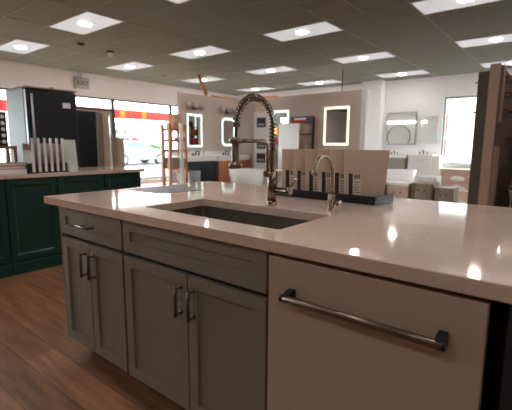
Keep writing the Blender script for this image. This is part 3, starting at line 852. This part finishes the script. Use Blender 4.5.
# display walls at the right
t = thing('display_wall', 'dark grey brown upright display panel left of the tan display wall', 'display wall', (1.27, 4.66, 0))
obj('panel', box(B(), 0, .16, 0, .1, 0, 2.1), 'darkbrown', t)
for z in (1.62, 1.98): obj('hook', tube(B(), [(-.03, .02, z), (-.0002, .02, z)], .012, 8), 'sage', t)
t = thing('display_wall', 'tall tan display wall with copper fixtures on its dark side', 'display wall', (1.455, 4.25, 0))
obj('end_cap', box(B(), 0, .1, 0, .04, 0, 2.11), 'endcap', t)
obj('core', box(B(), .004, .09, .0402, 2.2, 0, 2.1), 'darkbrown', t)
obj('dark_face', box(B(), .0902, .1, .0402, 2.2, 0, 2.1), 'facebrown', t)
obj('hung_panel', box(B(), .1002, .125, .09, .24, 1.48, 2.1), 'endcap', t)
obj('brown_upright', box(B(), .1002, .13, .0402, .3, 0, 1.2), 'endcap', t)
for y, z in ((.42, 2.02), (.48, 1.84), (.52, 1.64), (.9, 1.3)):
    h = obj('copper_bar', tube(B(), [(.16, y, z), (.16, y+.45, z)], .014, 10), 'copper', t)
    for yy in (y+.03, y+.42): obj('post', tube(B(), [(.1002, yy, z), (.16, yy, z)], .01, 8), 'copper', h)
tag(obj('platform', box(B(), 1.64, 2.9, 4.2, 5.7, 0, .3), 'darkbrown'), 'dark low platform carrying the toilet beside the display wall', 'platform')
struct('wall_blocker', box(B(), 3.0, 3.1, 4.2, 6.5, 0, 2.3), 'darkbrown')  # unseen wall, added to keep window light off the dark display face
struct('wall_bay_rear', box(B(), 1.56, 3.0, 6.46, 6.5, 0, 2.1), 'darkbrown')
t = thing('toilet', 'white toilet with tan seat on the dark platform at the right edge', 'toilet', (1.88, 4.75, .3002))
bm = B(); lathe(bm, [(.12, 0), (.11, .1), (.13, .2), (.19, .34), (.2, .39), (.15, .39)], (0, 0, 0), 24, .95, 1.2); obj('bowl', bm, 'white', t)
bm = B(); lathe(bm, [(.19, .3902), (.205, .4), (.205, .425), (.18, .435)], (0, 0, 0), 24, .95, 1.2); obj('seat', bm, 'tan', t)
obj('tank', box(B(), -.19, .19, .25, .43, .3, .75), 'white', t, bevel=.02); obj('tank_lid', box(B(), -.2, .2, .24, .44, .7502, .78), 'white', t, bevel=.006)

# ------------------------------------------------------------------ outside
struct('ground', box(B(), -60, WX-.2, -40, 60, -.25, -.1), 'asphalt')
struct('ground_back', box(B(), WX-.2, 40, BY+.2, 60, -.25, -.1), 'asphalt')
t = thing('awning', 'red awning fascia with yellow blocks outside the shop window', 'awning', (-8.9, -9, 1.98))
obj('fascia', box(B(), -.06, 0, 0, 18.6, 0, .29), 'red', t)
for y in (15.2, 16.0, 9.5, 11.6): obj('yellow_block', box(B(), .0002, .008, y, y+.16, .01, .28), 'yellow', t)
for y in (.1, 9.0, 18.4): obj('post', box(B(), -.1, -.0602, y, y+.08, -2.08, .29), 'framegrey', t)

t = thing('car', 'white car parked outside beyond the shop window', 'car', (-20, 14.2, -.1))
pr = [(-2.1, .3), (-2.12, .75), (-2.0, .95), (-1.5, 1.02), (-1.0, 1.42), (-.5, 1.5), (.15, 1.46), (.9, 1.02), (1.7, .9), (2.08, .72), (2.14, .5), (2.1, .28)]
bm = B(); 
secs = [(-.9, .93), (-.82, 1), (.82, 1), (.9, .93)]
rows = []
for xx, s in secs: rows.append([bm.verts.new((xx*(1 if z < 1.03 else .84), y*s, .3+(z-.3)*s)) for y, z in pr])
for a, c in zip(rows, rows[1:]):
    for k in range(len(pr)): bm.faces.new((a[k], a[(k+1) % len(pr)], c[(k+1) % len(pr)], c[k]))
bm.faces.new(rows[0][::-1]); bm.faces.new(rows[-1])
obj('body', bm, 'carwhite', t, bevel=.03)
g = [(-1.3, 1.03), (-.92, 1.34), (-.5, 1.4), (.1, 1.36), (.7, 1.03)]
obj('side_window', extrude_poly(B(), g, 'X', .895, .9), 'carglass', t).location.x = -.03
for y in (-1.35, 1.35):
    w = obj('wheel', tube(B(), [(.66, y, .33), (.91, y, .33)], .33, 24), 'tyre', t)
    obj('hubcap', tube(B(), [(.9102, y, .33), (.92, y, .33)], .2, 16), 'grey', w)
    w = obj('wheel', tube(B(), [(-.91, y, .33), (-.66, y, .33)], .33, 24), 'tyre', t)
rng = random.Random(3)
def shrub(label, loc, rx, ry, rz, m, n=70):
    bm = B()
    for k in range(n):
        a = rng.uniform(0, 2*PI); zz = rng.uniform(.1, 1); q = rng.uniform(.4, 1)*math.sqrt(max(.05, 1-(zz-.3)**2))
        bmesh.ops.create_icosphere(bm, subdivisions=1, radius=rng.uniform(.12, .24)*rz, matrix=Matrix.Translation((rx*q*math.cos(a), ry*q*math.sin(a), rz*zz)))
    t = thing('shrub', label, 'shrub', loc, 0, 'shrubs across the parking lot')
    obj('foliage', bm, m, t); obj('stem', tube(B(), [(0,0,0), (0,0,rz*.6)], .05, 8), 'bark', t)
shrub('yellow green hedge outside right of the car', (-27, 20.4, -.1), .8, 1.2, 1.2, 'hedge')
shrub('green bush outside behind the car hood', (-32, 21.5, -.1), .9, 1.5, 1.6, 'hedge')
shrub('small pink flowering bush outside behind the car', (-30, 20.9, -.1), .5, .9, 1.7, 'flower')
def tree(label, loc, h):
    t = thing('bare_tree', label, 'tree', loc, 0, 'bare trees outside')
    bm = B(); tube(bm, [(0,0,0), (.05,.05,h*.5), (0,.1,h)], [.12, .09, .02], 8)
    for k in range(16):
        a = rng.uniform(0, 2*PI); z = rng.uniform(.3, .8)*h; l = rng.uniform(.15, .35)*h
        tube(bm, [(.02, .05, z), (.5*l*math.cos(a), .5*l*math.sin(a), z+.4*l), (l*math.cos(a), l*math.sin(a), z+.9*l)], [.04, .025, .008], 6)
    obj('trunk', bm, 'bark', t)
tree('bare tree outside in the middle of the large window', (-36, 28, -.1), 5)
tree('bare tree outside near the left mullion of the large window', (-38, 24, -.1), 4.2)
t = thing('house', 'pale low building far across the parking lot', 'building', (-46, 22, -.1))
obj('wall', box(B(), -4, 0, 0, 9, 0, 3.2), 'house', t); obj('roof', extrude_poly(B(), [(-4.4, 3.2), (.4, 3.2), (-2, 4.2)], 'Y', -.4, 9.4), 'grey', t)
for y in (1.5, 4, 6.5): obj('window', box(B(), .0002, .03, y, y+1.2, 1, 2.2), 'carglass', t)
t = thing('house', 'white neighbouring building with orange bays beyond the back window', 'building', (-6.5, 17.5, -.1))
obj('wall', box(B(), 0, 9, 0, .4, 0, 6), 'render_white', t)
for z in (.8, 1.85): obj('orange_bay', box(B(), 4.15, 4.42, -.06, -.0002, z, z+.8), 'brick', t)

# ------------------------------------------------------------------ world, camera
w = bpy.data.worlds.new('World'); bpy.context.scene.world = w; w.use_nodes = True
bg = w.node_tree.nodes['Background']; bg.inputs['Color'].default_value = (.93, .97, 1, 1); bg.inputs['Strength'].default_value = 8.0

cam = bpy.data.cameras.new('camera'); co = bpy.data.objects.new('camera', cam); C.objects.link(co)
cam.sensor_width = 36; cam.lens = 394.5782/512*36; cam.clip_start = .02
r = Vector((.7797725, .62602126, .00722625)); u = Vector((-.10002816, .11318445, .988526)); f = Vector((-.61802039, .77154822, -.15087788))
co.matrix_world = Matrix(((r.x, u.x, -f.x, 2.2916), (r.y, u.y, -f.y, -.9625), (r.z, u.z, -f.z, 1.2016), (0, 0, 0, 1)))
cam.dof.use_dof = True; cam.dof.focus_distance = 1.75; cam.dof.aperture_fstop = 3.4
sc = bpy.context.scene; sc.camera = co
sc.view_settings.view_transform = 'Standard'; sc.view_settings.look = 'None'
sc.view_settings.exposure = 1.1; sc.view_settings.gamma = 1; sc.view_settings.use_curve_mapping = False
